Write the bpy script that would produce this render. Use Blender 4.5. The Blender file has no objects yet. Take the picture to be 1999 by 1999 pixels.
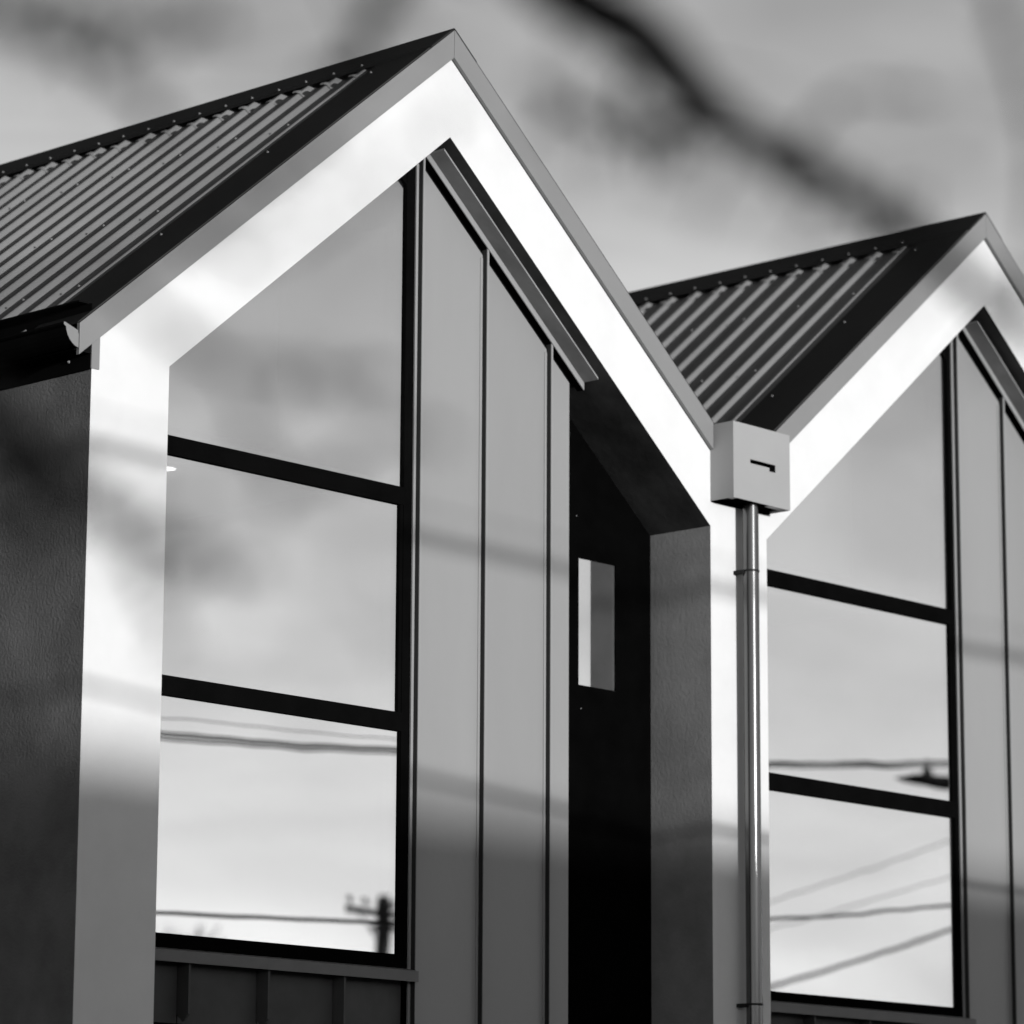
import bpy, bmesh, math, random
from mathutils import Vector, Matrix

# ------------------------------------------------------------------ camera, world, sun, exposure
SC = bpy.context.scene
COL = SC.collection
H = 5.9                      # height of the inner gable apex above the ground
SUN_EL, SUN_AZ = 3.0, 9.5   # degrees; azimuth to the left of the facade normal

cam_d = bpy.data.cameras.new('camera')
cam = bpy.data.objects.new('camera', cam_d)
COL.objects.link(cam)
R = Vector((0.67522776, -0.73759172, 0.00509154)).normalized()
F = Vector((0.7220829, 0.66240756, 0.19953073)).normalized()
U = R.cross(F).normalized()
m = Matrix((( R.x, U.x, -F.x, -8.18243), (R.y, U.y, -F.y, -9.50475), (R.z, U.z, -F.z, 1.59388), (0, 0, 0, 1)))
cam.matrix_world = m
cam_d.sensor_width = 36
cam_d.lens = 128.82
cam_d.clip_start = 0.05
cam_d.clip_end = 3000
cam_d.dof.use_dof = True
cam_d.dof.focus_distance = 13.5
cam_d.dof.aperture_fstop = 2.6
SC.camera = cam

W = bpy.data.worlds.new('World')
SC.world = W
W.use_nodes = True
nt = W.node_tree
for n in list(nt.nodes): nt.nodes.remove(n)
sky = nt.nodes.new('ShaderNodeTexSky')
sky.sky_type = 'NISHITA'
sky.sun_disc = False
sky.sun_elevation = math.radians(SUN_EL)
sky.sun_rotation = math.radians(180 + SUN_AZ)
sky.dust_density = 0.1
sepc = nt.nodes.new('ShaderNodeSeparateColor')
nt.links.new(sky.outputs['Color'], sepc.inputs[0])
# panchromatic film behind an orange filter: mostly red, some green
mr = nt.nodes.new('ShaderNodeMath'); mr.operation = 'MULTIPLY'; mr.inputs[1].default_value = 1.15
mg = nt.nodes.new('ShaderNodeMath'); mg.operation = 'MULTIPLY_ADD'; mg.inputs[1].default_value = 0.05
nt.links.new(sepc.outputs[0], mr.inputs[0])
nt.links.new(sepc.outputs[1], mg.inputs[0]); nt.links.new(mr.outputs[0], mg.inputs[2])
# thin high cloud
tc = nt.nodes.new('ShaderNodeTexCoord')
mp = nt.nodes.new('ShaderNodeMapping'); mp.inputs['Scale'].default_value = (2.2, 2.2, 7.0)
mp.inputs['Rotation'].default_value = (0.35, 0.2, 0.6)
nz = nt.nodes.new('ShaderNodeTexNoise'); nz.inputs['Scale'].default_value = 4.5; nz.inputs['Detail'].default_value = 3.0
nz.inputs['Roughness'].default_value = 0.45; nz.inputs['Distortion'].default_value = 0.6
rmp = nt.nodes.new('ShaderNodeMapRange')
rmp.inputs['From Min'].default_value = 0.3; rmp.inputs['From Max'].default_value = 0.75
rmp.inputs['To Min'].default_value = 0.84; rmp.inputs['To Max'].default_value = 1.16
nt.links.new(tc.outputs['Generated'], mp.inputs[0]); nt.links.new(mp.outputs[0], nz.inputs['Vector'])
nt.links.new(nz.outputs[0], rmp.inputs['Value'])
mc = nt.nodes.new('ShaderNodeMath'); mc.operation = 'MULTIPLY'
nt.links.new(mg.outputs[0], mc.inputs[0]); nt.links.new(rmp.outputs[0], mc.inputs[1])
# pale haze towards the horizon, the same all round
sx = nt.nodes.new('ShaderNodeSeparateXYZ'); nt.links.new(tc.outputs['Generated'], sx.inputs[0])
hz = nt.nodes.new('ShaderNodeMapRange'); hz.inputs['From Min'].default_value = 0.20; hz.inputs['From Max'].default_value = 0.65
hz.inputs['To Min'].default_value = 1.22; hz.inputs['To Max'].default_value = 0.30
nt.links.new(sx.outputs[2], hz.inputs['Value'])
mh = nt.nodes.new('ShaderNodeMath'); mh.operation = 'MULTIPLY'
ab = nt.nodes.new('ShaderNodeMapRange'); ab.interpolation_type = 'SMOOTHSTEP'      # thick air right at the horizon
ab.inputs['From Min'].default_value = -0.05; ab.inputs['From Max'].default_value = 0.24
ab.inputs['To Min'].default_value = 0.62; ab.inputs['To Max'].default_value = 1.0
nt.links.new(sx.outputs[2], ab.inputs['Value'])
ma = nt.nodes.new('ShaderNodeMath'); ma.operation = 'MULTIPLY'
nt.links.new(mc.outputs[0], ma.inputs[0]); nt.links.new(ab.outputs[0], ma.inputs[1])
nt.links.new(ma.outputs[0], mh.inputs[0]); nt.links.new(hz.outputs[0], mh.inputs[1])
bgn = nt.nodes.new('ShaderNodeBackground'); bgn.inputs['Strength'].default_value = 0.15
wout = nt.nodes.new('ShaderNodeOutputWorld')
nt.links.new(mh.outputs[0], bgn.inputs['Color']); nt.links.new(bgn.outputs[0], wout.inputs[0])

sd = bpy.data.lights.new('sun', 'SUN'); sd.energy = 2.0; sd.angle = math.radians(0.8)
sun = bpy.data.objects.new('sun', sd); COL.objects.link(sun)
el, az = math.radians(SUN_EL), math.radians(SUN_AZ)
to_sun = Vector((-math.sin(az) * math.cos(el), -math.cos(az) * math.cos(el), math.sin(el)))
sun.rotation_euler = to_sun.to_track_quat('Z', 'Y').to_euler()

SC.view_settings.view_transform = 'Standard'
SC.view_settings.look = 'None'
SC.view_settings.exposure = 0.98
SC.view_settings.gamma = 1.0
SC.view_settings.use_curve_mapping = False
SC.render.engine = 'CYCLES'

# ------------------------------------------------------------------ materials
def mat(name, base, rough=0.6, spec=0.3, metal=0.0, var=0.0, vscale=3.0, bump=0.0, bscale=60.0, bdist=0.002, streak=0.0):
    M = bpy.data.materials.new(name); M.use_nodes = True
    t = M.node_tree; b = t.nodes['Principled BSDF']
    b.inputs['Roughness'].default_value = rough
    b.inputs['Specular IOR Level'].default_value = spec
    b.inputs['Metallic'].default_value = metal
    b.inputs['Base Color'].default_value = (base, base, base, 1)
    co = t.nodes.new('ShaderNodeTexCoord')
    if var > 0:
        n = t.nodes.new('ShaderNodeTexNoise'); n.inputs['Scale'].default_value = vscale
        n.inputs['Detail'].default_value = 6; n.inputs['Roughness'].default_value = 0.6
        if streak > 0:
            mm = t.nodes.new('ShaderNodeMapping'); mm.inputs['Scale'].default_value = (1, 1, streak)
            t.links.new(co.outputs['Object'], mm.inputs[0]); t.links.new(mm.outputs[0], n.inputs['Vector'])
        else:
            t.links.new(co.outputs['Object'], n.inputs['Vector'])
        r = t.nodes.new('ShaderNodeMapRange')
        r.inputs['From Min'].default_value = 0.3; r.inputs['From Max'].default_value = 0.7
        r.inputs['To Min'].default_value = base * (1 - var); r.inputs['To Max'].default_value = min(1, base * (1 + var))
        t.links.new(n.outputs[0], r.inputs['Value'])
        cc = t.nodes.new('ShaderNodeCombineColor')
        for k in range(3): t.links.new(r.outputs[0], cc.inputs[k])
        t.links.new(cc.outputs[0], b.inputs['Base Color'])
    if bump > 0:
        n2 = t.nodes.new('ShaderNodeTexNoise'); n2.inputs['Scale'].default_value = bscale
        n2.inputs['Detail'].default_value = 4; n2.inputs['Roughness'].default_value = 0.6
        t.links.new(co.outputs['Object'], n2.inputs['Vector'])
        bp = t.nodes.new('ShaderNodeBump'); bp.inputs['Strength'].default_value = bump
        bp.inputs['Distance'].default_value = bdist
        t.links.new(n2.outputs[0], bp.inputs['Height']); t.links.new(bp.outputs[0], b.inputs['Normal'])
    return M

M_white = mat('white_render', 0.63, 0.75, 0.2, var=0.035, vscale=5, bump=0.25, bscale=140, bdist=0.001)
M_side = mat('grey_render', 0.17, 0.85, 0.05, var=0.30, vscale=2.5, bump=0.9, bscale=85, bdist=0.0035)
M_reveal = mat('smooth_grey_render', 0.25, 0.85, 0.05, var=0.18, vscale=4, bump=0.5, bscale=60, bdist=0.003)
M_soffit_lit = mat('sunlit_soffit_tone', 0.25, 0.7, 0.1, var=0.2, vscale=5, bump=0.2, bscale=6, bdist=0.006)  # lighter soffit tone, sunlight put into the colour
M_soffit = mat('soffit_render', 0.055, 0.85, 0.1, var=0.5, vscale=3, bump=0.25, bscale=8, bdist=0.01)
M_fascia = mat('grey_metal_trim', 0.20, 0.45, 0.35, var=0.04, vscale=2, bump=0.05, bscale=3, bdist=0.004)
M_roof = mat('roof_metal', 0.185, 0.6, 0.0, var=0.08, vscale=3, bump=0.05, bscale=4, bdist=0.003)
M_cap = mat('roof_flashing_metal', 0.022, 0.6, 0.03, var=0.1, vscale=3, bump=0.08, bscale=5, bdist=0.003)
M_eave = mat('black_eave_metal', 0.006, 0.7, 0.0, var=0.2, vscale=4)
M_black = mat('black_frame', 0.003, 0.6, 0.0, var=0.2, vscale=8)
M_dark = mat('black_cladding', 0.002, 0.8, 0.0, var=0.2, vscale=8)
M_clad = mat('grey_metal_cladding', 0.235, 0.38, 0.45, var=0.06, vscale=1.6, bump=0.35, bscale=2.2, bdist=0.012, streak=0.25)
M_seam = mat('grey_metal_seam', 0.26, 0.42, 0.3)
M_seam_shade = mat('seam_side_shade', 0.035, 0.6, 0.05)  # seam sides coloured dark to stand for their shade
M_sill = mat('sill_metal', 0.16, 0.5, 0.2, var=0.1, vscale=6)
M_span = mat('dark_metal_cladding', 0.08, 0.5, 0.1, var=0.15, vscale=5, bump=0.15, bscale=9, bdist=0.004)
M_box = mat('rain_head_metal', 0.30, 0.45, 0.35, var=0.04, vscale=3, bump=0.04, bscale=6, bdist=0.003)
M_pipe = mat('galvanised_pipe', 0.13, 0.2, 0.5, metal=1.0, var=0.12, vscale=5, streak=0.2, bump=0.08, bscale=4, bdist=0.003)
M_screw = mat('screw_metal', 0.20, 0.4, 0.5)
M_wire = mat('cable_rubber', 0.012, 0.6, 0.1)
M_pole = mat('pole_timber', 0.03, 0.8, 0.1, var=0.3, vscale=9, streak=0.1, bump=0.5, bscale=20, bdist=0.01)
M_insul = mat('insulator_ceramic', 0.3, 0.3, 0.5)
M_bark = mat('bark', 0.030, 0.9, 0.1, var=0.35, vscale=14, bump=0.8, bscale=60, bdist=0.003)
M_leaf = mat('leaf', 0.05, 0.6, 0.2, var=0.25, vscale=9)
M_asph = mat('asphalt', 0.05, 0.9, 0.2, var=0.2, vscale=2, bump=0.5, bscale=90, bdist=0.006)
M_conc = mat('concrete', 0.27, 0.9, 0.2, var=0.12, vscale=2, bump=0.4, bscale=50, bdist=0.003)
M_grass = mat('lawn', 0.06, 0.95, 0.1, var=0.35, vscale=3, bump=1.0, bscale=80, bdist=0.03)
M_line = mat('road_paint', 0.75, 0.7, 0.2, var=0.1, vscale=8)
M_brick = mat('weatherboard_paint', 0.30, 0.8, 0.2, var=0.1, vscale=2)
M_tile = mat('dark_roof_tile', 0.07, 0.8, 0.1, var=0.2, vscale=6)
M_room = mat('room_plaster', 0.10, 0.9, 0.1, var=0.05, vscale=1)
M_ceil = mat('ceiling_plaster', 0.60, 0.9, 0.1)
M_door = mat('painted_door', 0.08, 0.5, 0.3)

def per_object(M, amt):
    """sheets of one batch differ a little from one another"""
    t = M.node_tree; b = t.nodes['Principled BSDF']
    src = b.inputs['Base Color'].links[0].from_socket
    oi = t.nodes.new('ShaderNodeObjectInfo'); mr_ = t.nodes.new('ShaderNodeMapRange')
    mr_.inputs['To Min'].default_value = 1 - amt; mr_.inputs['To Max'].default_value = 1 + amt
    t.links.new(oi.outputs['Random'], mr_.inputs['Value'])
    vm = t.nodes.new('ShaderNodeVectorMath'); vm.operation = 'SCALE'
    t.links.new(src, vm.inputs[0]); t.links.new(mr_.outputs[0], vm.inputs['Scale']); t.links.new(vm.outputs[0], b.inputs['Base Color'])
per_object(M_roof, 0.10); per_object(M_clad, 0.05); per_object(M_span, 0.10)

def glass_mat(name, refl, tint, wave):
    M = bpy.data.materials.new(name); M.use_nodes = True
    t = M.node_tree
    for n in list(t.nodes): t.nodes.remove(n)
    o = t.nodes.new('ShaderNodeOutputMaterial'); mx = t.nodes.new('ShaderNodeMixShader')
    g = t.nodes.new('ShaderNodeBsdfGlossy'); g.inputs['Roughness'].default_value = 0.0
    g.inputs['Color'].default_value = (0.95, 0.95, 0.95, 1)
    tr = t.nodes.new('ShaderNodeBsdfTransparent'); tr.inputs['Color'].default_value = (tint, tint, tint, 1)
    mx.inputs[0].default_value = refl
    co = t.nodes.new('ShaderNodeTexCoord')
    n = t.nodes.new('ShaderNodeTexNoise'); n.inputs['Scale'].default_value = 3.0; n.inputs['Detail'].default_value = 1
    bp = t.nodes.new('ShaderNodeBump'); bp.inputs['Strength'].default_value = 1.0; bp.inputs['Distance'].default_value = wave
    t.links.new(co.outputs['Object'], n.inputs['Vector']); t.links.new(n.outputs[0], bp.inputs['Height'])
    t.links.new(bp.outputs[0], g.inputs['Normal'])
    t.links.new(tr.outputs[0], mx.inputs[1]); t.links.new(g.outputs[0], mx.inputs[2]); t.links.new(mx.outputs[0], o.inputs[0])
    return M
M_glass = glass_mat('reflective_glass', 0.73, 0.75, 0.00025)
M_farglass = mat('far_window_glass', 0.02, 0.08, 0.6)

def emis(name, s):
    M = bpy.data.materials.new(name); M.use_nodes = True
    b = M.node_tree.nodes['Principled BSDF']
    b.inputs['Emission Color'].default_value = (1, 1, 1, 1); b.inputs['Emission Strength'].default_value = s
    return M
M_lamp = emis('downlight_glow', 9.0)

# ------------------------------------------------------------------ helpers
class MB:
    """collects shapes and links them as one mesh object"""
    def __init__(s): s.v = []; s.f = []; s.mi = []
    def add(s, vs, fs, mi=0):
        n = len(s.v); s.v += [tuple(v) for v in vs]; s.f += [tuple(i + n for i in f) for f in fs]; s.mi += [mi] * len(fs); return s
    def box(s, x0, x1, y0, y1, z0, z1, mi=0):
        vs = [(x, y, z) for z in (z0, z1) for y in (y0, y1) for x in (x0, x1)]
        return s.add(vs, [(0, 2, 3, 1), (4, 5, 7, 6), (0, 1, 5, 4), (2, 6, 7, 3), (0, 4, 6, 2), (1, 3, 7, 5)], mi)
    def prism(s, poly, y0, y1, mi=0, mside=None):
        """poly: (x, z) counter-clockwise seen from the front (-Y)"""
        n = len(poly); vs = [(x, y0, z) for x, z in poly] + [(x, y1, z) for x, z in poly]
        s.add(vs, [tuple(range(n)), tuple(range(2 * n - 1, n - 1, -1))], mi)
        k = len(s.v) - 2 * n
        for i in range(n):
            j = (i + 1) % n
            s.f.append((k + i, k + i + n, k + j + n, k + j)); s.mi.append(mi if mside is None else mside)
        return s
    def prism_x(s, poly, x0, x1, mi=0):
        """poly: (y, z)"""
        n = len(poly); vs = [(x0, y, z) for y, z in poly] + [(x1, y, z) for y, z in poly]
        fs = [tuple(range(n)), tuple(range(2 * n - 1, n - 1, -1))]
        fs += [(i, i + n, (i + 1) % n + n, (i + 1) % n) for i in range(n)]
        return s.add(vs, fs, mi)
    def tube(s, pts, rad, seg=8, mi=0, cap=True):
        pts = [Vector(p) for p in pts]
        if not hasattr(rad, '__len__'): rad = [rad] * len(pts)
        base = len(s.v); n = len(pts); up = Vector((0, 0, 1))
        for i, p in enumerate(pts):
            d = (pts[min(i + 1, n - 1)] - pts[max(i - 1, 0)]).normalized()
            a = d.cross(up)
            if a.length < 1e-3: a = d.cross(Vector((1, 0, 0)))
            a.normalize(); b = d.cross(a).normalized()
            for k in range(seg):
                t = 2 * math.pi * k / seg
                s.v.append(tuple(p + (a * math.cos(t) + b * math.sin(t)) * rad[i]))
        for i in range(n - 1):
            for k in range(seg):
                k2 = (k + 1) % seg
                s.f.append((base + i * seg + k, base + i * seg + k2, base + (i + 1) * seg + k2, base + (i + 1) * seg + k)); s.mi.append(mi)
        if cap:
            s.f.append(tuple(base + k for k in range(seg))[::-1]); s.mi.append(mi)
            s.f.append(tuple(base + (n - 1) * seg + k for k in range(seg))); s.mi.append(mi)
        return s
    def build(s, name, mats, parent=None, smooth=False, bevel=0.0, fix=True):
        me = bpy.data.meshes.new(name); me.from_pydata(s.v, [], s.f)
        if not isinstance(mats, (list, tuple)): mats = [mats]
        for M in mats: me.materials.append(M)
        for p, i in zip(me.polygons, s.mi): p.material_index = i; p.use_smooth = smooth
        if fix:
            bm = bmesh.new(); bm.from_mesh(me); bmesh.ops.recalc_face_normals(bm, faces=bm.faces); bm.to_mesh(me); bm.free()
        me.update()
        o = bpy.data.objects.new(name, me); COL.objects.link(o)
        if parent: o.parent = parent
        if bevel > 0:
            b = o.modifiers.new('edge', 'BEVEL'); b.width = bevel; b.segments = 2; b.limit_method = 'ANGLE'
        return o

def tag(o, label=None, cat=None, group=None, kind=None):
    if label: o['label'] = label
    if cat: o['category'] = cat
    if group: o['group'] = group
    if kind: o['kind'] = kind
    return o
def empty(name, loc):
    o = bpy.data.objects.new(name, None); COL.objects.link(o); o.location = loc; o.empty_display_size = 0.3
    return o
def inst(src, name, parent, loc=(0, 0, 0), rot=(0, 0, 0)):
    o = bpy.data.objects.new(name, src.data) if not isinstance(src, bpy.types.Mesh) else bpy.data.objects.new(name, src)
    COL.objects.link(o); o.parent = parent; o.location = loc; o.rotation_euler = rot
    return o
def only_mesh(mb, name, M, smooth=False):
    o = mb.build(name, M, smooth=smooth); me = o.data; bpy.data.objects.remove(o); return me

# ------------------------------------------------------------------ measured dimensions (metres, z relative to the inner apex)
S = 0.8248                    # rise over run of the roof
A = 1.8086                    # x of the ridge in a bay
BAY = 3.6
XA, XB, XC = 0.3639, 3.4013, 3.7749   # inner edge of first pier, both edges of the second
XV = A + BAY / 2              # valley between the bays
ZO = 0.3205                   # outer rake of the white frame
DEPTH = 0.34                  # depth of the frame
YEND = 7.0                    # length of the houses
def rake(x, k=0.0): return H + k - S * abs(x - A)

# ------------------------------------------------------------------ ground, road
g = MB().box(-400, 400, -400, 400, -0.5, -0.012).build('ground', M_grass); tag(g, kind='structure')
g = MB().box(-200, 200, -20.0, -10.5, -0.1, 0.0).build('road', M_asph); tag(g, kind='structure')
g = MB().box(-200, 200, -10.35, -8.6, -0.1, 0.10).build('footpath', M_conc); tag(g, kind='structure')
g = MB().box(-200, 200, -22.2, -20.15, -0.1, 0.10).build('far_footpath', M_conc); tag(g, kind='structure')
mb = MB(); mb.box(-200, 200, -10.5, -10.35, -0.1, 0.13); mb.box(-200, 200, -20.15, -20.0, -0.1, 0.13)
g = mb.build('kerb', M_conc); tag(g, kind='structure')
mb = MB()
for i in range(-20, 20): mb.box(i * 6.0, i * 6.0 + 3, -15.31, -15.2, -0.05, 0.004)
g = mb.build('road_marking', M_line); tag(g, kind='structure')
g = MB().box(-1.0, 12.0, -8.6, -0.02, -0.1, 0.02).build('driveway', M_conc); tag(g, kind='structure')

# ------------------------------------------------------------------ shared small meshes
def dome(r, h, seg=10):
    mb = MB(); vs = [(0, 0, h)]
    for t, rr in ((0.75, 0.62), (0.32, 0.95), (0.3, 1.35), (0.0, 1.4)):
        for k in range(seg):
            a = 2 * math.pi * k / seg; vs.append((math.cos(a) * r * rr, math.sin(a) * r * rr, h * t))
    fs = [(0, 1 + k, 1 + (k + 1) % seg) for k in range(seg)]
    for q in range(3):
        fs += [(1 + q * seg + k, 1 + (q + 1) * seg + k, 1 + (q + 1) * seg + (k + 1) % seg, 1 + q * seg + (k + 1) % seg) for k in range(seg)]
    mb.add(vs, fs); return mb
ME_screw = only_mesh(dome(0.0042, 0.008), 'screw', M_screw, True)

PITCH, YR0, NSEG = 0.158, 0.335, 12
ROOF_H = 0.030
TH = math.atan(S)
def rib_height(y):
    """trapezoid with rolled crest; rib k starts at YR0 + k*PITCH"""
    t = ((y - YR0) / PITCH) % 1.0
    a, b, c, d = 0.0, 0.13, 0.44, 0.60
    if t < a or t > d: return 0.0
    if t < b:
        q = (t - a) / (b - a); return q * q * (3 - 2 * q) * 0.97 + 0.03 * q
    if t < c: return 1.0 - 0.24 * (t - b) / (c - b)
    q = 1 - (t - c) / (d - c); return 0.76 * q * q * (3 - 2 * q)

def corrugated(x_top, x_bot, y0, y1, side):
    """one roofing sheet; side -1 = left slope"""
    ts = [0, 0.03, 0.065, 0.10, 0.13, 0.17, 0.28, 0.40, 0.44, 0.49, 0.55, 0.60]
    ys = []; k0 = int(round((y0 - YR0) / PITCH)); n = int(round((y1 - y0) / PITCH))
    for k in range(n):
        ys += [YR0 + (k0 + k + t) * PITCH for t in ts]
    ys.append(YR0 + (k0 + n) * PITCH)
    top, bot = [], []
    for y in ys:
        h = rib_height(y + 1e-6) * ROOF_H
        nx, nz_ = -math.sin(TH) * (1 if side < 0 else -1), math.cos(TH)
        for lst, x in ((top, x_top), (bot, x_bot)):
            lst.append((x + nx * h, y, rake(x, 0.392) + nz_ * h))
    mb = MB(); n = len(ys)
    mb.add(top + bot, [(i, i + 1, n + i + 1, n + i) if side > 0 else (n + i, n + i + 1, i + 1, i) for i in range(n - 1)])
    return mb

def closure_mesh():
    """pressed end piece under the ridge cap, following the front face of one rib"""
    mb = MB(); P = []
    for q, w in ((0, 1.0), (0.25, 0.98), (0.5, 0.9), (0.75, 0.7), (1.0, 0.25)):
        xs = q * 0.050
        row = []
        for y, h in ((-0.004, 0.0), (0.006, 0.35), (0.016, 0.85), (0.03, 1.0), (0.05, 1.0)):
            row.append((xs, y + 0.016 * q, h * ROOF_H * 1.1 * w + 0.002 + q * 0.006))
        P.append(row)
    vs = [p for r in P for p in r]; n = 5
    fs = [(i * n + j, i * n + j + 1, (i + 1) * n + j + 1, (i + 1) * n + j) for i in range(4) for j in range(4)]
    mb.add(vs, fs); return mb
ME_closure = only_mesh(closure_mesh(), 'rib_closure', M_roof, True)

# ------------------------------------------------------------------ one gabled house
def house(x0, dz, first):
    lab = ('nearer gabled townhouse at left, with gutter end and dark textured outer side wall'
           if first else 'farther gabled townhouse at right, its white gable cut by the right edge')
    root = empty('gabled_townhouse', (x0, 0, 0))
    tag(root, lab, 'house', 'row of white framed gabled townhouses')
    zi = lambda x, k=0.0: rake(x, k) + dz
    # white gable frame: left pier and both rafters, right pier
    xl_in = XA if first else XC - BAY
    G = 0.0
    if first:
        poly = [(0, G), (xl_in, G), (xl_in, zi(xl_in)), (A, H + dz), (XB, zi(XB)), (XB, G), (XC, G), (XC, H - 1.62), (XV, H - 1.62),
                (XV, zi(XV, ZO)), (A, H + ZO + dz), (0, zi(0, ZO))]
    else:
        xb = XV - BAY
        poly = [(xb, H - 1.62), (xl_in, H - 1.62), (xl_in, zi(xl_in)), (A, H + dz), (XB, zi(XB)), (XB, G), (XC, G), (XC, zi(XC, ZO)), (A, H + ZO + dz), (xb, zi(xb, ZO))]
    mb = MB(); mb.prism(poly, 0.0, DEPTH + 0.03, 0, 1)
    # soffit faces (the under side of the rafters) get the rougher soffit finish
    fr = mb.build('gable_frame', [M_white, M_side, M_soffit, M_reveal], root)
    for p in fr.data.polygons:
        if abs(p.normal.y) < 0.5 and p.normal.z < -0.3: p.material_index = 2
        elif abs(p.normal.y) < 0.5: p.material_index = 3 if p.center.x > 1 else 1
        elif p.normal.y < 0: p.material_index = 0
    # side wall (left outer wall, and the hidden right hand one)
    if first:
        MB().box(0.0, 0.25, DEPTH + 0.03, YEND, 0, H - 1.20).build('side_wall', M_side, root)
    MB().box(XB + 0.1, XB + 0.3, DEPTH + 0.03, YEND, 0, H - 1.35).build('party_wall', M_side, root)
    back = [(0.0, 0), (BAY, 0), (BAY, zi(BAY, 0.3)), (A, H + 0.3 + dz), (0.0, zi(0, 0.3))]
    MB().prism(back, YEND - 0.2, YEND - 0.01).build('rear_wall', M_side, root)
    # ---- metal barge fascia on the rake, two lengths mitred at the apex
    xL = -0.075 if first else XV - BAY + 0.02
    xR = XB + 0.0 if first else XC
    kb, kt = 0.322, 0.440
    yf0, yf1 = -0.020, -0.003
    for a_, b_ in ((xL, A - 0.001), (A + 0.001, xR)):
        p = [(a_, zi(a_, kb)), (b_, zi(b_, kb)), (b_, zi(b_, kt)), (a_, zi(a_, kt))]
        MB().prism(p, yf0, yf1).build('barge_fascia', M_fascia, root, bevel=0.0015)
    # barge capping lying on the slope behind the fascia
    for sgn, a_, b_ in ((-1, xL, A), (1, A, min(xR + 0.2, XV))):
        mb = MB(); th = 0.004
        prof = [(-0.020, 0.440), (0.285, 0.434), (0.292, 0.400)]
        for (ya, ka), (yb, kb2) in zip(prof[:-1], prof[1:]):
            vs = [(a_, ya, zi(a_, ka)), (b_, ya, zi(b_, ka)), (b_, yb, zi(b_, kb2)), (a_, yb, zi(a_, kb2))]
            vs += [(x, y, z - th) for x, y, z in vs]
            mb.add(vs, [(0, 1, 2, 3), (7, 6, 5, 4), (0, 4, 5, 1), (2, 6, 7, 3), (0, 3, 7, 4), (1, 5, 6, 2)])
        mb.build('barge_capping', M_cap, root)
    # ---- roof sheets, five ribs each
    ny = int((YEND - YR0) / PITCH)
    xe = -0.10 if first else XV - BAY + 0.03
    for k in range(0, ny, 5):
        n = min(5, ny - k)
        corrugated(A - 0.05, xe, YR0 + k * PITCH, YR0 + (k + n) * PITCH, -1).build('roof_sheet', M_roof, root, smooth=True, fix=False)
        corrugated(A + 0.05, XV - 0.03, YR0 + k * PITCH, YR0 + (k + n) * PITCH, 1).build('roof_sheet', M_roof, root, smooth=True, fix=False)
    # underlay closing the roof below the sheets
    MB().prism([(xe + 0.12, zi(xe + 0.12, 0.30)), (A, H + 0.30 + dz), (XV - 0.06, zi(XV - 0.06, 0.30)), (XV - 0.06, zi(XV - 0.06, 0.385)), (A, H + 0.385 + dz), (xe + 0.12, zi(xe + 0.12, 0.385))],
               DEPTH + 0.03, YEND - 0.2).build('roof_deck', M_eave, root)
    for o in [c for c in root.children if c.name.startswith('roof_sheet')]: o.location.z = dz
    # ---- ridge capping: two wings and a rolled top
    w = 0.130; mb = MB()
    zt = H + 0.447 + dz
    prof = [(-w, -w * S - 0.014), (-w, -w * S), (-0.012, -0.010), (0, -0.002), (0.012, -0.010), (w, -w * S), (w, -w * S - 0.014)]
    vs = [(A + x, -0.018, zt + z) for x, z in prof] + [(A + x, YEND, zt + z) for x, z in prof]
    n = len(prof)
    mb.add(vs, [(i, i + 1, n + i + 1, n + i) for i in range(n - 1)])
    rc = mb.build('ridge_cap', M_cap, root)
    sm = rc.modifiers.new('thickness', 'SOLIDIFY'); sm.thickness = 0.003
    # closures and screws
    nvis = 18 if first else 16
    rnd = random.Random(5 + int(x0))
    nrm = Vector((-math.sin(TH), 0, math.cos(TH)))
    def on_slope(x, y, h): return Vector((x, y, rake(x, 0.392) + dz)) + nrm * h
    slope_rot = (0, -TH, 0)
    for k in range(nvis):
        y = YR0 + k * PITCH
        c = inst(ME_closure, 'rib_closure', root, on_slope(A - w - 0.035, y, 0.0), (rnd.uniform(-0.08, 0.08), -TH, rnd.uniform(-0.07, 0.07)))
        inst(ME_screw, 'screw', root, Vector((A - w + 0.006, y + 0.036, zt - w * S + 0.005)), slope_rot)
    for row, xx in enumerate((1.32, 0.80, 0.28)):
        for k in range(row % 2, nvis, 2):
            inst(ME_screw, 'screw', root, on_slope(xx + rnd.uniform(-0.012, 0.012), YR0 + (k + 0.285) * PITCH, ROOF_H), slope_rot)
    for xx in (1.60, 1.05, 0.52, -0.0):
        inst(ME_screw, 'screw', root, (xx, 0.235, rake(xx, 0.4365) + dz), slope_rot)
    # ---- eaves on the outer side of the first house
    if first:
        zb = H - 1.268
        mb = MB().box(-0.006, -0.001, 0.0005, YEND, zb, H - 1.03); mb.box(-0.05, -0.001, 0.02, YEND, H - 1.03, H - 1.024)
        mb.build('eave_board', M_eave, root)
        inst(ME_screw, 'screw', root, (-0.006, 0.115, H - 1.225), (0, -math.pi / 2, 0))
        MB().box(-0.006, 0.031, -0.006, -0.001, zb + 0.003, H - 1.10).build('corner_flashing', M_fascia, root)
        # quarter round gutter with a closed end
        prof = [(-0.086, -1.211), (-0.100, -1.208), (-0.114, -1.200), (-0.127, -1.188), (-0.137, -1.174), (-0.143, -1.158), (-0.145, -1.146),
                (-0.151, -1.143), (-0.156, -1.138), (-0.155, -1.131), (-0.149, -1.131), (-0.090, -1.150), (-0.090, -1.158), (-0.086, -1.160)]
        mb = MB(); mb.prism([(x, H + z) for x, z in prof], -0.028, YEND, 1, 1)
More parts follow.
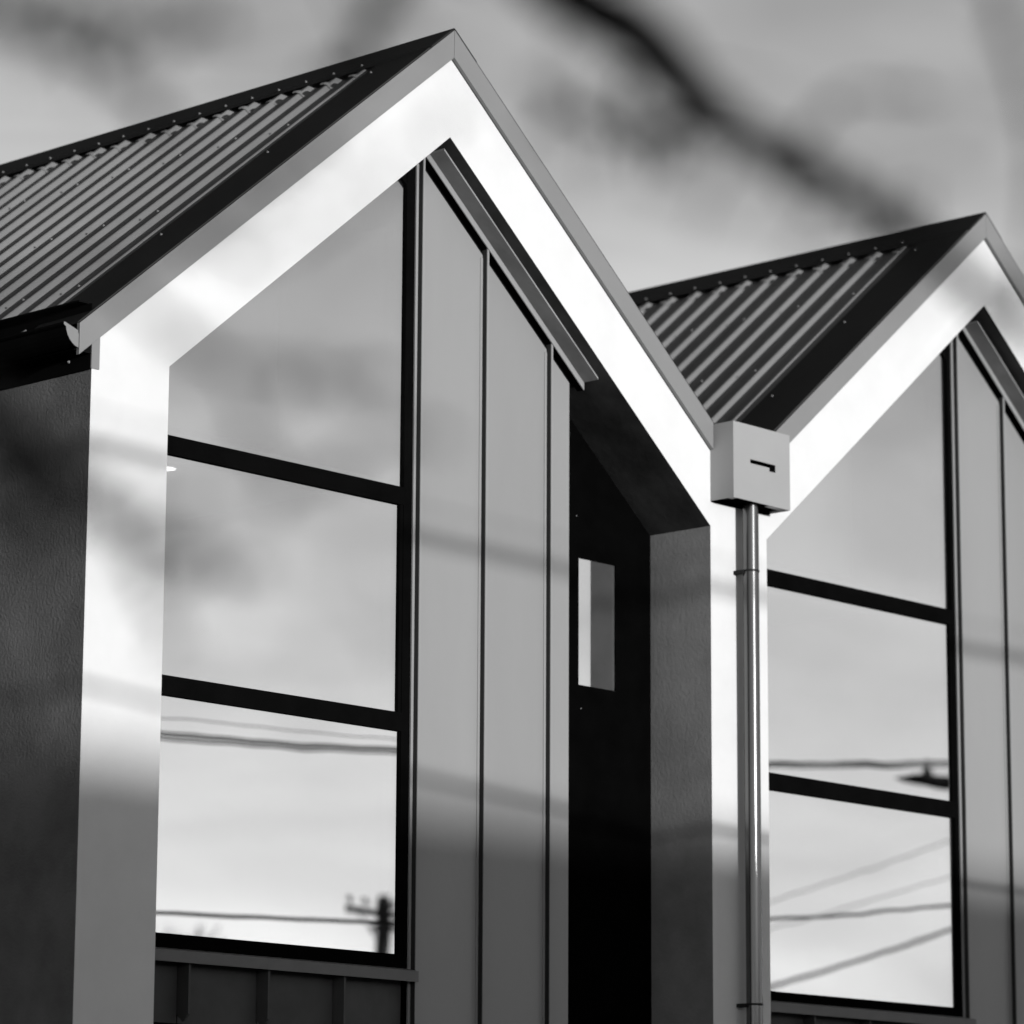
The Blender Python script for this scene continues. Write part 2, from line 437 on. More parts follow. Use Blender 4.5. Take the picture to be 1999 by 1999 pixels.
        gt = mb.build('gutter', [M_fascia, M_eave], root)  # one metal: trough coloured black as shaded, end cap grey as sunlit
        for p in gt.data.polygons:
            if p.normal.y < -0.9: p.material_index = 0
        MB().box(-0.0855, -0.006, 0.0, YEND, H - 1.213, H - 1.185).build('gutter_bracket_rail', M_eave, root)
    # ---- window wall
    wl = (XA if first else xl_in) + 0.0
    WX1 = 1.797
    GL, FR = 0.190, 0.178
    T1, T2, BT = (-1.387, -1.457), (-2.266, -2.338), -3.186
    if not first: T1, T2, BT = (-1.389, -1.459), (-2.271, -2.345), -3.198
    z1t, z1b, z2t, z2b, zbt = H + T1[0], H + T1[1], H + T2[0], H + T2[1], H + BT
    win = empty('window', (0, 0, 0)); win.parent = root; 
    fw = 0.043
    mb = MB()
    mb.box(wl + 0.002, WX1 - fw, FR, 0.25, z1b, z1t)
    MB_t = mb.build('transom', M_black, win)
    MB().box(wl + 0.002, WX1 - fw, FR, 0.25, z2b, z2t).build('transom', M_black, win)
    MB().box(wl + 0.002, WX1 - fw, FR, 0.25, H - 3.262, zbt).build('window_sill_frame', M_black, win)
    MB().box(WX1 - fw, WX1 - 0.0005, FR, 0.30, H - 3.262, H - 0.03).build('jamb', M_black, win)
    MB().box(wl + 0.001, wl + 0.05, FR + 0.001, 0.251, H - 3.262, H - 1.33).build('jamb', M_black, win)
    # opening sash of the middle light
    MB().box(WX1 - 0.060, WX1 - fw, FR + 0.003, 0.24, z2t, z1b).build('sash_stile', M_black, win)
    # raking head and corner gusset
    kx = -0.062
    hd = [(wl + 0.05, rake(wl + 0.05, kx)), (A - 0.001, H + kx), (A - 0.001, H - 0.006), (wl + 0.05, rake(wl + 0.05, -0.006))]
    MB().prism(hd, FR + 0.002, 0.25).build('raking_head', M_black, win)
    dg = 0.0 if first else -0.045
    MB().prism([(WX1 - fw, H - 0.170 + dg), (WX1 - fw, H - 0.04), (WX1 - 0.22, H - 0.02), (WX1 - 0.22, H - 0.022 + dg)], FR + 0.004, 0.245).build('head_gusset', M_black, win)
    def pane(poly):
        MB().prism(poly, GL, GL + 0.006).build('pane', M_glass, win)
    pane([(wl + 0.051, z1t), (WX1 - fw, z1t), (WX1 - fw, rake(WX1, kx)), (wl + 0.051, rake(wl + 0.051, kx))])
    pane([(wl + 0.051, z2t), (WX1 - 0.060, z2t), (WX1 - 0.060, z1b), (wl + 0.051, z1b)])
    pane([(wl + 0.051, zbt), (WX1 - fw, zbt), (WX1 - fw, z2b), (wl + 0.051, z2b)])
    # sill flashing, folded
    mb = MB(); zs = H - 3.249
    x1 = 1.811
    mb.prism_x([(0.128, zs - 0.040), (0.131, zs - 0.040), (0.131, zs - 0.001), (0.19, zs + 0.010), (0.19, zs + 0.014), (0.128, zs + 0.001)], wl + 0.001, x1)
    mb.build('sill_flashing', M_sill, root)
    # ---- spandrel below the window: dark sheets between tall seams
    YS = 0.205
    zt_, zb_ = H - 3.27, H - 3.486
    xs = [wl, 0.658, 1.046, 1.434, 1.796]
    xs = [x for x in xs if x >= wl]
    for a_, b_ in zip(xs[:-1], xs[1:]):
        MB().box(a_ + 0.004, b_ - 0.002, YS, YS + 0.01, zb_ - 0.012, zt_).build('spandrel_panel', M_span, root)
    for x in xs[1:-1]:
        MB().prism_x([(0.146, zt_ - 0.005), (0.146, zb_ + 0.02), (0.176, zb_ - 0.006), (0.2045, zb_ + 0.02), (0.2045, zt_ - 0.005)], x, x + 0.010).build('standing_seam', M_span, root)
    MB().box(wl, 1.797, 0.190, 0.204, zb_ - 0.06, zb_ - 0.013).build('cover_strip', M_eave, root)
    for a_, b_ in zip(xs[:-1], xs[1:]):
        MB().box(a_ + 0.004, b_ - 0.002, YS, YS + 0.01, 0.4, zb_ - 0.061).build('spandrel_panel', M_span, root)
    for x in xs[1:-1]:
        MB().box(x, x + 0.010, 0.165, 0.2045, 0.42, zb_ - 0.061).build('standing_seam', M_span, root)
    MB().box(wl, 1.79, 0.216, 0.33, 0.0, H - 3.263).build('spandrel_backing', M_dark, root)
    # ---- projecting clad bay to the right of the window
    BX0, BX1 = 1.797, 2.706
    PY = 0.170
    body = [(BX0, 0.0), (BX1 - 0.003, 0.0), (BX1 - 0.003, rake(BX1, -0.006)), (A, H - 0.006), (BX0, rake(BX0, -0.006))]
    MB().prism(body, PY + 0.006, DEPTH).build('bay_body', M_dark, root)
    seam_x = (1.809, 2.182, 2.567)
    edges = [(1.819, 2.182), (2.192, 2.567), (2.577, 2.706)]
    if not first:
        seam_x = (1.786, 2.150, 2.531)
        edges = [(1.796, 2.150), (2.160, 2.531), (2.541, 2.706)]
    kp = -0.062
    for a_, b_ in edges:
        p = [(a_, 0.0), (b_, 0.0), (b_, rake(b_, kp)), (a_, rake(max(a_, A), kp))]
        MB().prism(p, PY, PY + 0.005).build('cladding_panel', M_clad, root)
    for x in seam_x:
        MB().prism([(x, 0), (x + 0.010, 0), (x + 0.010, rake(x + 0.010, -0.040)), (x, rake(max(x, A), -0.040))], 0.143, 0.147).build('standing_seam', M_seam, root)
        MB().prism([(x + 0.0004, 0), (x + 0.0096, 0), (x + 0.0096, rake(x + 0.010, -0.042)), (x + 0.0004, rake(max(x, A), -0.042))], 0.147, PY + 0.004).build('shaded_seam_side', M_seam_shade, root)  # seam body behind the cap, shade painted into its colour
        MB().prism([(x - 0.014, 0), (x - 0.001, 0), (x - 0.001, rake(x, -0.075)), (x - 0.014, rake(x, -0.075))], PY - 0.003, PY + 0.004).build('seam_foot', M_seam, root)
    tr = [(A + 0.01, H - 0.041), (2.762, rake(2.762, -0.041)), (2.762, rake(2.762, -0.003)), (A + 0.01, H - 0.003)]
    tr = [(A + 0.01, rake(A + 0.01, -0.041)), (2.762, rake(2.762, -0.041)), (2.762, rake(2.762, -0.003)), (A + 0.01, rake(A + 0.01, -0.003))]
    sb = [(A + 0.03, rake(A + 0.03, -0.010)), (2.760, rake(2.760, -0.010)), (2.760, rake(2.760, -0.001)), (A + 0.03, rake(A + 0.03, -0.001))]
    MB().prism(sb, 0.060, 0.137).build('sunlit_soffit_strip', M_soffit_lit, root)  # strip added for the sunlit band of the soffit, lighter by colour
    MB().prism(tr, 0.138, 0.142).build('rake_trim', M_seam, root)
    MB().prism([(x, z + (0.0 if i > 1 else 0.001)) for i, (x, z) in enumerate(tr)], 0.142, PY + 0.005).build('rake_trim_return', M_dark, root)  # unlit underside of the trim, its shade given as black colour
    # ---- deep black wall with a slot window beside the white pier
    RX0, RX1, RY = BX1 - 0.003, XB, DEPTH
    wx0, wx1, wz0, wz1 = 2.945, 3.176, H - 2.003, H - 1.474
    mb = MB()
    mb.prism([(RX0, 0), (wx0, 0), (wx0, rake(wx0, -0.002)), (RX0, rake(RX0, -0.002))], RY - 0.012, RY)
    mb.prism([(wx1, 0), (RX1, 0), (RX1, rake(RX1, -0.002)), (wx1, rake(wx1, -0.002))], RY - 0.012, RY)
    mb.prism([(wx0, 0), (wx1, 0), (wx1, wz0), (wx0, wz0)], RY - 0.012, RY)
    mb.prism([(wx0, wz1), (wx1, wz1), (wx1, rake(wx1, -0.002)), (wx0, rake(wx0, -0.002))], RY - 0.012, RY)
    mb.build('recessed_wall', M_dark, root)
    for zz, xx in ((-1.30, 2.83), (-2.10, 2.86)):
        sc_ = inst(ME_screw, 'screw', root, (xx + 0.1, RY - 0.012, H + zz), (math.pi / 2, 0, 0)); sc_.scale = (0.5, 0.5, 0.5)
    w2 = empty('slot_window', (0, 0, 0)); w2.parent = root
    MB().box(wx0 + 0.001, wx1 - 0.001, RY - 0.008, RY - 0.003, wz0 + 0.001, wz1 - 0.001).build('pane', M_glass, w2)
    # ---- room behind the glass
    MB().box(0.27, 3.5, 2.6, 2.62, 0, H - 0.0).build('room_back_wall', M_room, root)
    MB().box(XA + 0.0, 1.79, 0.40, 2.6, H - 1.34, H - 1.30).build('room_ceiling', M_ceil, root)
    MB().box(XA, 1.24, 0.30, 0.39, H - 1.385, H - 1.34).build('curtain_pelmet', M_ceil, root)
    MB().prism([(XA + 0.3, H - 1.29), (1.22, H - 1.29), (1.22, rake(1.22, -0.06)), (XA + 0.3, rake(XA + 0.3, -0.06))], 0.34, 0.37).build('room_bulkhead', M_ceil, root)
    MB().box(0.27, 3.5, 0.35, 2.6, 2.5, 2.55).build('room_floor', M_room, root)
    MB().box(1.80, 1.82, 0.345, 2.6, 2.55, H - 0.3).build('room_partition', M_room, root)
    return root

h1 = house(0.0, 0.0, True)
h2 = house(BAY, 0.031, False)

# downlight in the first room
t = empty('downlight', (1.050, 0.775, H - 1.3405)); tag(t, 'small round lit downlight seen through the middle pane of the left window', 'ceiling light')
mb = MB()
seg = 24
vs = [(0.044 * math.cos(2 * math.pi * k / seg), 0.044 * math.sin(2 * math.pi * k / seg), -0.003) for k in range(seg)]
mb.add(vs, [tuple(range(seg))[::-1]]); mb.build('diffuser', M_lamp, t, fix=False)
vs = []
for k in range(seg):
    c_, s_ = math.cos(2 * math.pi * k / seg), math.sin(2 * math.pi * k / seg)
    vs += [(0.056 * c_, 0.056 * s_, -0.005), (0.066 * c_, 0.066 * s_, -0.004), (0.068 * c_, 0.068 * s_, 0.0)]
MB().add(vs, [(3 * k + j, 3 * ((k + 1) % seg) + j, 3 * ((k + 1) % seg) + j + 1, 3 * k + j + 1) for k in range(seg) for j in (0, 1)]).build('rim', M_ceil, t)

# ------------------------------------------------------------------ rainwater head and downpipe on the shared pier
t = empty('rainwater_downpipe', (3.590, 0, 0))
tag(t, 'square grey rainwater head with slot and round steel downpipe on the white pier', 'downpipe')
bx0, bx1, by0, bz0, bz1 = 3.402 - 3.59, 3.780 - 3.59, -0.125, H - 1.208, H - 0.883
th = 0.003
mb = MB()
sx0, sxm, sx1 = 3.514 - 3.59, 3.641 - 3.59, 3.682 - 3.59
z_a, z_b, z_c = H - 1.029, H - 1.046, H - 1.061
q = [bx0, sx0, sxm, sx1, bx1]; zr_ = [bz0, z_c, z_b, z_a, bz1]
def cell(i, j): return not ((j == 2 and i in (1, 2)) or (j == 1 and i == 2))
# front plate in a grid so the slot is a real opening; shared vertices keep it seamless
vid = {}
def vtx(i, j, y):
    key = (i, j, y)
    if key not in vid: vid[key] = len(mb.v); mb.v.append((q[i], y, zr_[j]))
    return vid[key]
for i in range(4):
    for j in range(4):
        if not cell(i, j): continue
        mb.f.append((vtx(i, j, by0), vtx(i + 1, j, by0), vtx(i + 1, j + 1, by0), vtx(i, j + 1, by0))); mb.mi.append(0)
        yb = by0 + th
        mb.f.append((vtx(i, j + 1, yb), vtx(i + 1, j + 1, yb), vtx(i + 1, j, yb), vtx(i, j, yb))); mb.mi.append(0)
        for (i0, j0, i1, j1, ni, nj) in ((i, j, i + 1, j, i, j - 1), (i + 1, j, i + 1, j + 1, i + 1, j), (i + 1, j + 1, i, j + 1, i, j + 1), (i, j + 1, i, j, i - 1, j)):
            if ni < 0 or nj < 0 or ni > 3 or nj > 3 or not cell(ni, nj):
                mb.f.append((vtx(i0, j0, by0), vtx(i0, j0, yb), vtx(i1, j1, yb), vtx(i1, j1, by0))); mb.mi.append(0)
mb.box(bx0, bx0 + th, by0 + th, -0.001, bz0, bz1); mb.box(bx1 - th, bx1, by0 + th, -0.001, bz0, bz1)
mb.build('rain_head', M_box, t)
mb = MB(); mb.box(bx0 + th, bx1 - th, by0 + th, -0.001, bz0 + 0.010, bz0 + 0.013)
mb.box(bx0 + th, bx1 - th, -0.016, -0.001, bz0 - 0.004, bz0 + 0.009)
mb.box(bx0 + th, bx1 - th, -0.020, -0.001, bz0 + 0.013, bz1 - 0.02)
mb.build('rain_head_base', M_dark, t)
mb = MB(); mb.box(bx0 + th, bx0 + 0.05, by0 + th, by0 + 0.05, bz0 + 0.006, bz0 + 0.0095); mb.box(bx1 - 0.11, bx1 - th, by0 + th, by0 + 0.05, bz0 + 0.006, bz0 + 0.0095)
mb.build('folded_flange', M_box, t)
mb = MB(); mb.tube([(0, -0.0625, 0.05), (0, -0.0625, bz0 + 0.0095)], 0.0335, 48, cap=False)
p = mb.build('pipe', M_pipe, t, smooth=True)
for zb in (-1.488, -3.287, -5.2):
    z = H + zb
    mb = MB(); mb.tube([(0, -0.0625, z - 0.004), (0, -0.0625, z + 0.004)], 0.0362, 32)
    mb.box(-0.004, 0.004, -0.03, -0.001, z - 0.006, z + 0.006)
    mb.box(-0.040, -0.022, -0.052, -0.001, z - 0.012, z + 0.004)
    b = mb.build('pipe_bracket', M_cap, t)

# ------------------------------------------------------------------ poles, lamps and wires across and along the street
def sag(f, x0, x1, n=28): return [(x0 + (x1 - x0) * i / n, f(x0 + (x1 - x0) * i / n)) for i in range(n + 1)]
fB = lambda x: H - 1.17 + 0.00406 * (x - 1.8) ** 2
fA = lambda x: H - 2.21 + 0.0058 * (x - 5.0) ** 2
XW0, XW1 = -14.0, 21.0
t = empty('bundled_cable', (0, -7.5, 0)); tag(t, 'upper bundle of dark overhead cables mirrored across the middle of the left window', 'cable', 'overhead cables')
for j, (dy, dz_) in enumerate(((0, 0.020), (0.015, 0), (-0.005, -0.022))):
    MB().tube([(x, dy + 0.003 * math.sin(x * 1.1 + j * 2), z + dz_ + 0.002 * math.sin(x * 1.3 + j)) for x, z in sag(fB, XW0, XW1, 60)], 0.0075, 6).build('strand', M_wire, t, smooth=True)
def cable(label, pts, r, y=0.0):
    o = MB().tube([(x, y, z) for x, z in pts], r, 6).build('overhead_cable', M_wire, smooth=True)
    tag(o, label, 'cable', 'overhead cables'); return o
cable('lower single overhead cable mirrored just above the bottom frame of the left window', sag(fA, XW0, XW1, 50), 0.014, -7.5)
cable('thin faint overhead wire just above the cable bundle in the left window reflection', sag(lambda x: fB(x) + 0.125 - 0.018 * max(0, x - 8.0), XW0, XW1, 50), 0.004, -7.58)
def lin(xa, za, xb, zb, x0, x1, sg=0.0):
    f = lambda x: H + za + (zb - za) * (x - xa) / (xb - xa) - sg * (x - x0) * (x1 - x) * 4 / (x1 - x0) ** 2 + sg * (xa - x0) * (x1 - xa) * 4 / (x1 - x0) ** 2
    return sag(f, x0, x1, 30)
cable('dark sloping cable rising to the right near the bottom of the right window reflection', lin(24.47, -1.28, 28.02, -0.46, 18.0, 31.8, 0.45), 0.024, -16.0)
cable('upper of two faint wires rising steeply to the right in the lowest right window pane', lin(24.44, -0.32, 27.99, 0.67, 18.0, 31.8), 0.007, -16.0)
cable('lower of two faint wires rising steeply to the right in the lowest right window pane', lin(24.44, -0.65, 28.01, 0.23, 18.0, 31.8), 0.007, -16.1)

def pole(x, y, top, r, label, arms=True):
    t = empty('utility_pole', (x, y, 0)); tag(t, label, 'utility pole', 'utility poles along the street')
    MB().tube([(0, 0, 0), (0, 0, top * 0.5), (0, 0, top - 0.12), (0, 0, top)], [r * 1.25, r * 1.1, r, r * 0.7], 14).build('pole_shaft', M_pole, t, smooth=True)
    if arms:
        ca = MB().box(-0.72, 0.72, -0.13, -0.05, top - 0.34, top - 0.24).build('crossarm', M_pole, t)
        for k in (-0.64, -0.30, 0.30, 0.64):
            mb = MB(); mb.tube([(k, -0.09, top - 0.24), (k, -0.09, top - 0.14)], 0.012, 6)
            mb.tube([(k, -0.09, top - 0.17), (k, -0.09, top - 0.13), (k, -0.09, top - 0.09), (k, -0.09, top - 0.05)], [0.05, 0.035, 0.05, 0.02], 10)
            mb.build('insulator', M_insul, t)
        mb = MB()
        mb.tube([(-0.45, -0.1, top - 0.33), (0, -0.1, top - 0.75)], 0.012, 6); mb.tube([(0.45, -0.1, top - 0.33), (0, -0.1, top - 0.75)], 0.012, 6)
        mb.build('brace', M_pole, t)
        MB().box(-0.19, 0.19, -r - 0.02, r + 0.02, top - 0.58, top - 0.50).build('cable_clamp', M_pole, t)
    return t
pole(32.42, -30.0, H + 1.22, 0.12, 'dark timber power pole with crossarm mirrored at the bottom right of the left window')
pole(-14.0, -7.5, H + 0.5, 0.13, 'timber pole carrying the street cables at their left end, outside the photo')
pole(21.0, -7.5, H + 1.0, 0.13, 'timber pole carrying the street cables at their right end, outside the photo')
MB().tube([(0, 0, 0), (0, 0, H - 2.05)], [0.07, 0.05], 10).build('service_post', M_pole)
o = bpy.data.objects['service_post']; o.location = (18.0, -16.05, 0); tag(o, 'short service post where the sloping wires end, outside the photo', 'post')
t = empty('street_lamp', (31.8, -16.0, 0)); tag(t, 'street lamp whose flat dark head with sensor knob is mirrored in the right window', 'street lamp')
MB().tube([(0, 0, 0), (0, 0, 4), (0, 0, H + 2.2)], [0.11, 0.09, 0.06], 12).build('mast', M_pole, t, smooth=True)
zl = H + 1.345
MB().tube([(0, 0, H + 1.6), (-1.2, 0, H + 1.47), (-2.6, 0, H + 1.38), (-3.82, 0, zl + 0.01)], 0.045, 8).build('arm', M_pole, t, smooth=True)
mb = MB()
prof = [(-4.86, 0.00), (-4.76, -0.035), (-4.4, -0.055), (-3.8, -0.05), (-3.8, 0.055), (-4.15, 0.075), (-4.55, 0.055)]
mb.prism([(x, zl + z) for x, z in prof], -0.14, 0.14); mb.build('lamp_head', M_pole, t, bevel=0.02)
MB().tube([(-4.35, 0, zl + 0.06), (-4.34, 0, zl + 0.13), (-4.34, 0, zl + 0.24)], [0.075, 0.05, 0.042], 10).build('light_sensor', M_pole, t, smooth=True)

# ------------------------------------------------------------------ long low house over the street whose roof cuts the low sun
t = empty('opposite_house', (0, -26, 0)); tag(t, 'long low house across the street whose roof shades the lower facade', 'house')
oz = H - 1.27
MB().box(-30, 22, -3.5, 3.2, 0, 3.0).build('wall', M_brick, t)
MB().prism_x([(-4.1, 2.85), (3.7, 2.85), (3.7, 2.97), (0.0, oz), (-4.1, 2.97)], -30.5, 22.5).build('roof', M_tile, t)
MB().tube([(-30.5, 0, oz - 0.01), (22.5, 0, oz - 0.01)], 0.06, 8).build('roof_ridge', M_tile, t)
for i, x in enumerate(range(-28, 20, 4)):
    if i % 5 == 2:
        d = MB().box(x, x + 0.95, 3.19, 3.25, 0.15, 2.2).build('door', M_door, t)
        MB().tube([(x + 0.85, 3.25, 1.1), (x + 0.85, 3.30, 1.1)], 0.03, 8).build('handle', M_screw, d)
    else:
        wf = MB().box(x, x + 1.8, 3.19, 3.27, 0.9, 2.2).build('window', M_white, t)
        MB().box(x + 0.08, x + 0.86, 3.265, 3.28, 0.98, 2.12).build('pane', M_farglass, wf)
        MB().box(x + 0.94, x + 1.72, 3.265, 3.28, 0.98, 2.12).build('pane', M_farglass, wf)

# ------------------------------------------------------------------ unseen house added at left to cut sky light on the side wall
t = empty('skylight_block_house', (-6.2, 5.5, 0)); tag(t, 'added dark house block at left, out of view, cutting sky light on the side wall', 'house')
MB().box(-3.4, 3.4, -3.6, 8.0, 0, 6.2).build('wall', M_tile, t)
MB().prism([(-3.8, 6.1), (3.8, 6.1), (3.8, 6.25), (0, 8.0), (-3.8, 6.25)], -4.0, 8.4).build('roof', M_tile, t)
for zz in (1.0, 3.9):
    for yy in (-2.4, 0.6, 4.4):
        wf = MB().box(3.38, 3.46, yy, yy + 1.2, zz, zz + 1.4).build('window', M_white, t)
        MB().box(3.455, 3.47, yy + 0.07, yy + 1.13, zz + 0.07, zz + 1.33).build('pane', M_farglass, wf)

# ------------------------------------------------------------------ trees
BR = {
    'main': [(-7.113,-7.712,2.799,0.021),(-6.855,-7.801,2.659,0.018),(-6.65,-7.908,2.524,0.015),(-6.523,-7.949,2.452,0.013),(-6.484,-7.979,2.408,0.012),(-6.465,-7.995,2.395,0.013),(-6.418,-8.009,2.371,0.01),(-6.389,-8.031,2.338,0.013),(-6.385,-8.059,2.317,0.009),(-6.359,-8.082,2.3,0.008),(-6.345,-8.119,2.271,0.008),(-6.321,-8.139,2.251,0.008),(-6.315,-8.168,2.225,0.006),(-6.304,-8.188,2.201,0.007),(-6.299,-8.217,2.181,0.004),(-6.302,-8.251,2.154,0.003)],
    'twigA': [(-6.389,-8.031,2.338,0.005),(-6.422,-8.017,2.315,0.005),(-6.458,-8.007,2.311,0.004),(-6.503,-8.006,2.318,0.003),(-6.541,-8.012,2.325,0.002)],
    'twigB': [(-6.523,-7.949,2.452,0.006),(-6.557,-7.934,2.425,0.004),(-6.581,-7.928,2.391,0.004),(-6.593,-7.922,2.367,0.004),(-6.615,-7.921,2.341,0.002),(-6.626,-7.907,2.334,0.002)],
    'mainB': [(-6.577,-8.045,2.466,0.005),(-6.474,-7.993,2.422,0.005),(-6.439,-8.023,2.395,0.005),(-6.416,-8.039,2.365,0.005),(-6.4,-8.049,2.337,0.004),(-6.374,-8.068,2.307,0.003),(-6.355,-8.078,2.273,0.002)],
    'spurA': [(-6.418,-8.009,2.371,0.003),(-6.44,-8.006,2.341,0.002),(-6.436,-8.029,2.304,0.003),(-6.421,-8.044,2.297,0.002)],
    'spurB': [(-6.321,-8.139,2.251,0.003),(-6.338,-8.117,2.237,0.002),(-6.365,-8.086,2.237,0.002)],
    'twigC': [(-6.359,-8.082,2.3,0.003),(-6.365,-8.114,2.328,0.002),(-6.356,-8.141,2.335,0.002),(-6.343,-8.182,2.323,0.002)],
    'twigD': [(-6.299,-8.217,2.181,0.002),(-6.308,-8.238,2.28,0.003),(-6.333,-8.234,2.36,0.003),(-6.345,-8.231,2.393,0.004)],
    'left': [(-7.217,-7.766,2.349,0.015),(-7.07,-7.812,2.223,0.013),(-6.944,-7.846,2.132,0.01),(-6.887,-7.893,2.082,0.008),(-6.85,-7.897,2.059,0.007),(-6.83,-7.912,2.038,0.008),(-6.811,-7.928,2.019,0.005),(-6.794,-7.941,2.003,0.003),(-6.789,-7.973,1.99,0.005),(-6.774,-7.988,1.984,0.002),(-6.752,-8.009,1.978,0.001)],
    'leftB': [(-6.887,-7.893,2.082,0.005),(-6.863,-7.904,2.031,0.006),(-6.852,-7.911,2.013,0.005),(-6.856,-7.903,2.001,0.004),(-6.865,-7.89,1.992,0.003)],
    'leftC': [(-6.811,-7.928,2.019,0.002),(-6.784,-7.941,1.97,0.003),(-6.791,-7.96,1.954,0.003),(-6.782,-7.963,1.933,0.001)],
    'upl': [(-7.101,-7.839,2.426,0.008),(-6.977,-7.875,2.346,0.006),(-6.916,-7.926,2.293,0.004),(-6.895,-7.945,2.281,0.004),(-6.861,-7.951,2.276,0.003),(-6.842,-7.967,2.261,0.003),(-6.825,-7.981,2.246,0.001)],
    'uplB': [(-6.916,-7.926,2.293,0.003),(-6.884,-7.963,2.302,0.002),(-6.862,-7.984,2.29,0.003),(-6.838,-8.007,2.282,0.002),(-6.821,-8.029,2.294,0.002)],
    'mid': [(-6.944,-7.846,2.132,0.004),(-6.883,-7.913,2.132,0.003),(-6.849,-7.956,2.15,0.002),(-6.815,-8,2.174,0.002),(-6.794,-8.03,2.198,0.003),(-6.779,-8.049,2.208,0.004),(-6.77,-8.065,2.228,0.002)],
    'midB': [(-6.849,-7.956,2.15,0.002),(-6.804,-7.966,2.123,0.003),(-6.794,-7.974,2.111,0.004),(-6.775,-7.99,2.099,0.002),(-6.748,-8.019,2.096,0.002),(-6.73,-8.037,2.09,0.003),(-6.719,-8.051,2.099,0.001)],
    'midC': [(-6.775,-7.99,2.099,0.002),(-6.747,-8.002,2.036,0.002),(-6.73,-8.02,2.036,0.002),(-6.713,-8.046,2.057,0.002),(-6.698,-8.065,2.066,0.001)],
    'midD': [(-6.815,-8,2.174,0.002),(-6.784,-8.029,2.157,0.001),(-6.757,-8.065,2.181,0.002),(-6.739,-8.094,2.211,0.001),(-6.716,-8.13,2.247,0.001)],

}
def resample(pts, n=4):
    """Catmull-Rom through the points, with slight waver"""
    out = []
    P = [Vector(p[:3]) for p in pts]; rr = [p[3] for p in pts]
    for i in range(len(P) - 1):
        p0, p1, p2, p3 = P[max(i - 1, 0)], P[i], P[i + 1], P[min(i + 2, len(P) - 1)]
        for k in range(n):
            u = k / n
            q_ = 0.5 * ((2 * p1) + (p2 - p0) * u + (2 * p0 - 5 * p1 + 4 * p2 - p3) * u * u + (3 * p1 - p0 - 3 * p2 + p3) * u ** 3)
            out.append((q_, rr[i] + (rr[i + 1] - rr[i]) * u))
    out.append((P[-1], rr[-1])); return out
TR = Vector((-7.80, -6.95, 0))
tree = empty('street_tree', TR); tag(tree, 'out of focus dark tree branches hanging close in front of the camera', 'tree')
MB().tube([(0, 0, 0), (0.03, -0.02, 1.0), (0.02, -0.05, 2.0), (-0.02, -0.08, 3.2), (0.05, -0.05, 4.6)], [0.13, 0.10, 0.085, 0.06, 0.03], 14).build('trunk', M_bark, tree, smooth=True)
rnd = random.Random(11)
roots = {'main': (TR.x + 0.0, TR.y - 0.08, 3.15, 0.034), 'left': (TR.x, TR.y - 0.05, 2.2, 0.030), 'upl': (TR.x, TR.y - 0.08, 2.6, 0.016)}
leafm = MB()
for name, pts in BR.items():
    pts = list(pts)
    if name in roots: pts = [roots[name]] + pts
    rs = [(p, rad * (1.35 if name == 'main' else 1.2)) for p, rad in resample(pts)]
    MB().tube([tuple(p - TR) for p, r in rs], [r for p, r in rs], 8).build('branch', M_bark, tree, smooth=True)
    # a few small folded leaves and buds on the thin wood
    if True:
        for p, r in rs:
            if rnd.random() < (0.75 if r < 0.007 else 0.4):
                d = Vector((rnd.uniform(-1, 1), rnd.uniform(-1, 1), rnd.uniform(-1, 0.6))).normalized()
                s_ = Vector((rnd.uniform(-1, 1), rnd.uniform(-1, 1), rnd.uniform(-1, 1))).cross(d).normalized()
                L, w_ = rnd.uniform(0.012, 0.030), rnd.uniform(0.003, 0.008); n_ = d.cross(s_) * w_ * 0.4
                o_ = p - TR
                leafm.add([o_, o_ + d * L * 0.5 + s_ * w_ + n_, o_ + d * L, o_ + d * L * 0.5 - s_ * w_ + n_, o_ + d * L * 0.5], [(0, 4, 1), (4, 2, 1), (0, 3, 4), (3, 2, 4)])
spur = MB()
for name, lo, hi in (('main', 4, 14), ('left', 3, 9), ('twigB', 1, 5), ('upl', 2, 6), ('uplB', 0, 4), ('twigA', 0, 4)):
    pts = BR[name]
    for k in range(lo, min(hi, len(pts) - 1)):
        for _ in range(3):
            q_ = Vector(pts[k][:3]).lerp(Vector(pts[k + 1][:3]), rnd.random()) - TR
            d = Vector((rnd.uniform(-1, 1), rnd.uniform(-1, 1), rnd.uniform(-1, 1))).normalized(); L = rnd.uniform(0.015, 0.04)
            e = q_ + d * L; e2 = e + (d + Vector((rnd.uniform(-.6, .6), rnd.uniform(-.6, .6), rnd.uniform(-.6, .6)))) * L * 0.7
            spur.tube([tuple(q_), tuple(e), tuple(e2)], [0.0020, 0.0016, 0.0008], 5)
            for c_ in (e, e2):
                s_ = d.orthogonal().normalized(); L2 = rnd.uniform(0.006, 0.014)
                leafm.add([c_, c_ + d * L2 * 0.5 + s_ * L2 * 0.3, c_ + d * L2, c_ + d * L2 * 0.5 - s_ * L2 * 0.3], [(0, 1, 2, 3)])
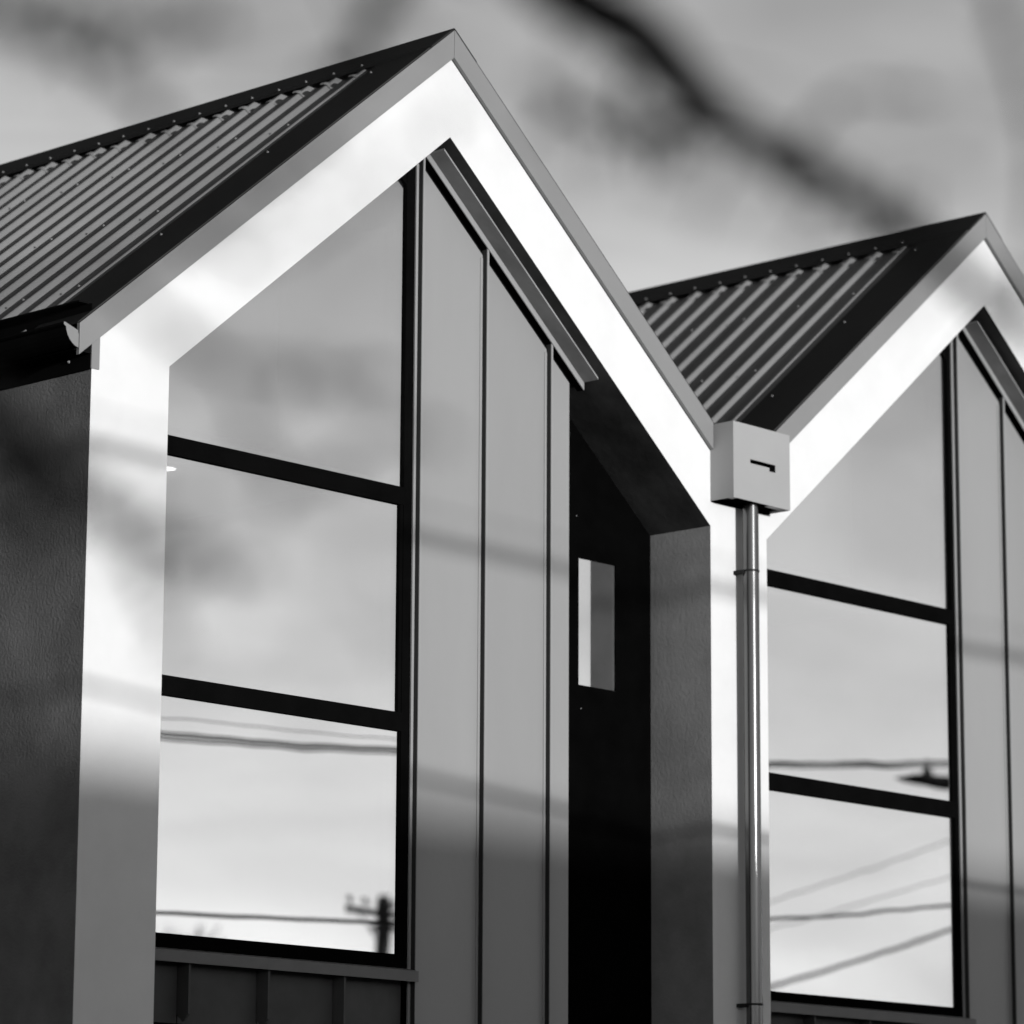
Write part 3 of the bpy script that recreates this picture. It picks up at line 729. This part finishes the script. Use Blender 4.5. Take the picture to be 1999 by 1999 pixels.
sp_ = spur.build('twigs', M_bark, tree, smooth=True); sp_['kind'] = 'stuff'
lf = leafm.build('leaves', M_leaf, tree, fix=False); lf['kind'] = 'stuff'
# extra crown outside the frame, so the tree is whole
crown = MB()
for _ in range(900):
    a_ = rnd.uniform(0, 2 * math.pi); rad = rnd.uniform(0.1, 1.2); zz = rnd.uniform(3.4, 5.4)
    c_ = Vector((math.cos(a_) * rad, math.sin(a_) * rad + 0.3, zz))
    d = Vector((rnd.uniform(-1, 1), rnd.uniform(-1, 1), rnd.uniform(-1, 1))).normalized(); s_ = d.orthogonal().normalized()
    L = rnd.uniform(0.03, 0.06)
    crown.add([c_, c_ + d * L * 0.5 + s_ * L * 0.25, c_ + d * L, c_ + d * L * 0.5 - s_ * L * 0.25], [(0, 1, 2, 3)])
cr = crown.build('crown', M_leaf, tree, fix=False); cr['kind'] = 'stuff'

# far bare tree whose top shows in the bottom corner of the left window
TB = Vector((56.0, -60.0, 0)); t = empty('bare_tree', TB); tag(t, 'distant bare tree top mirrored in the bottom left corner of the left window', 'tree')
MB().tube([(0, 0, 0), (0.1, 0, 3), (0, 0.1, 6)], [0.3, 0.22, 0.14], 10).build('trunk', M_bark, t, smooth=True)
mb = MB(); rnd = random.Random(3)
def grow(p, d, L, r, lv):
    q_ = p + d * L
    mb.tube([tuple(p), tuple((p + q_) / 2 + Vector((rnd.uniform(-.05, .05), rnd.uniform(-.05, .05), 0)) * L), tuple(q_)], [r, r * 0.8, r * 0.6], 5, cap=False)
    if lv == 0: return
    for _ in range(3):
        nd = (d + Vector((rnd.uniform(-.7, .7), rnd.uniform(-.7, .7), rnd.uniform(-.1, .5)))).normalized()
        grow(q_, nd, L * rnd.uniform(0.62, 0.8), r * 0.6, lv - 1)
for k in range(5):
    a_ = k * 1.25
    grow(Vector((0, 0, 3.4 + k * 0.5)), Vector((math.cos(a_) * 0.7, math.sin(a_) * 0.7, 1)).normalized(), 1.5, 0.09, 4)
mb.build('crown', M_bark, t)
t.scale = (1.1, 1.1, 1.1)
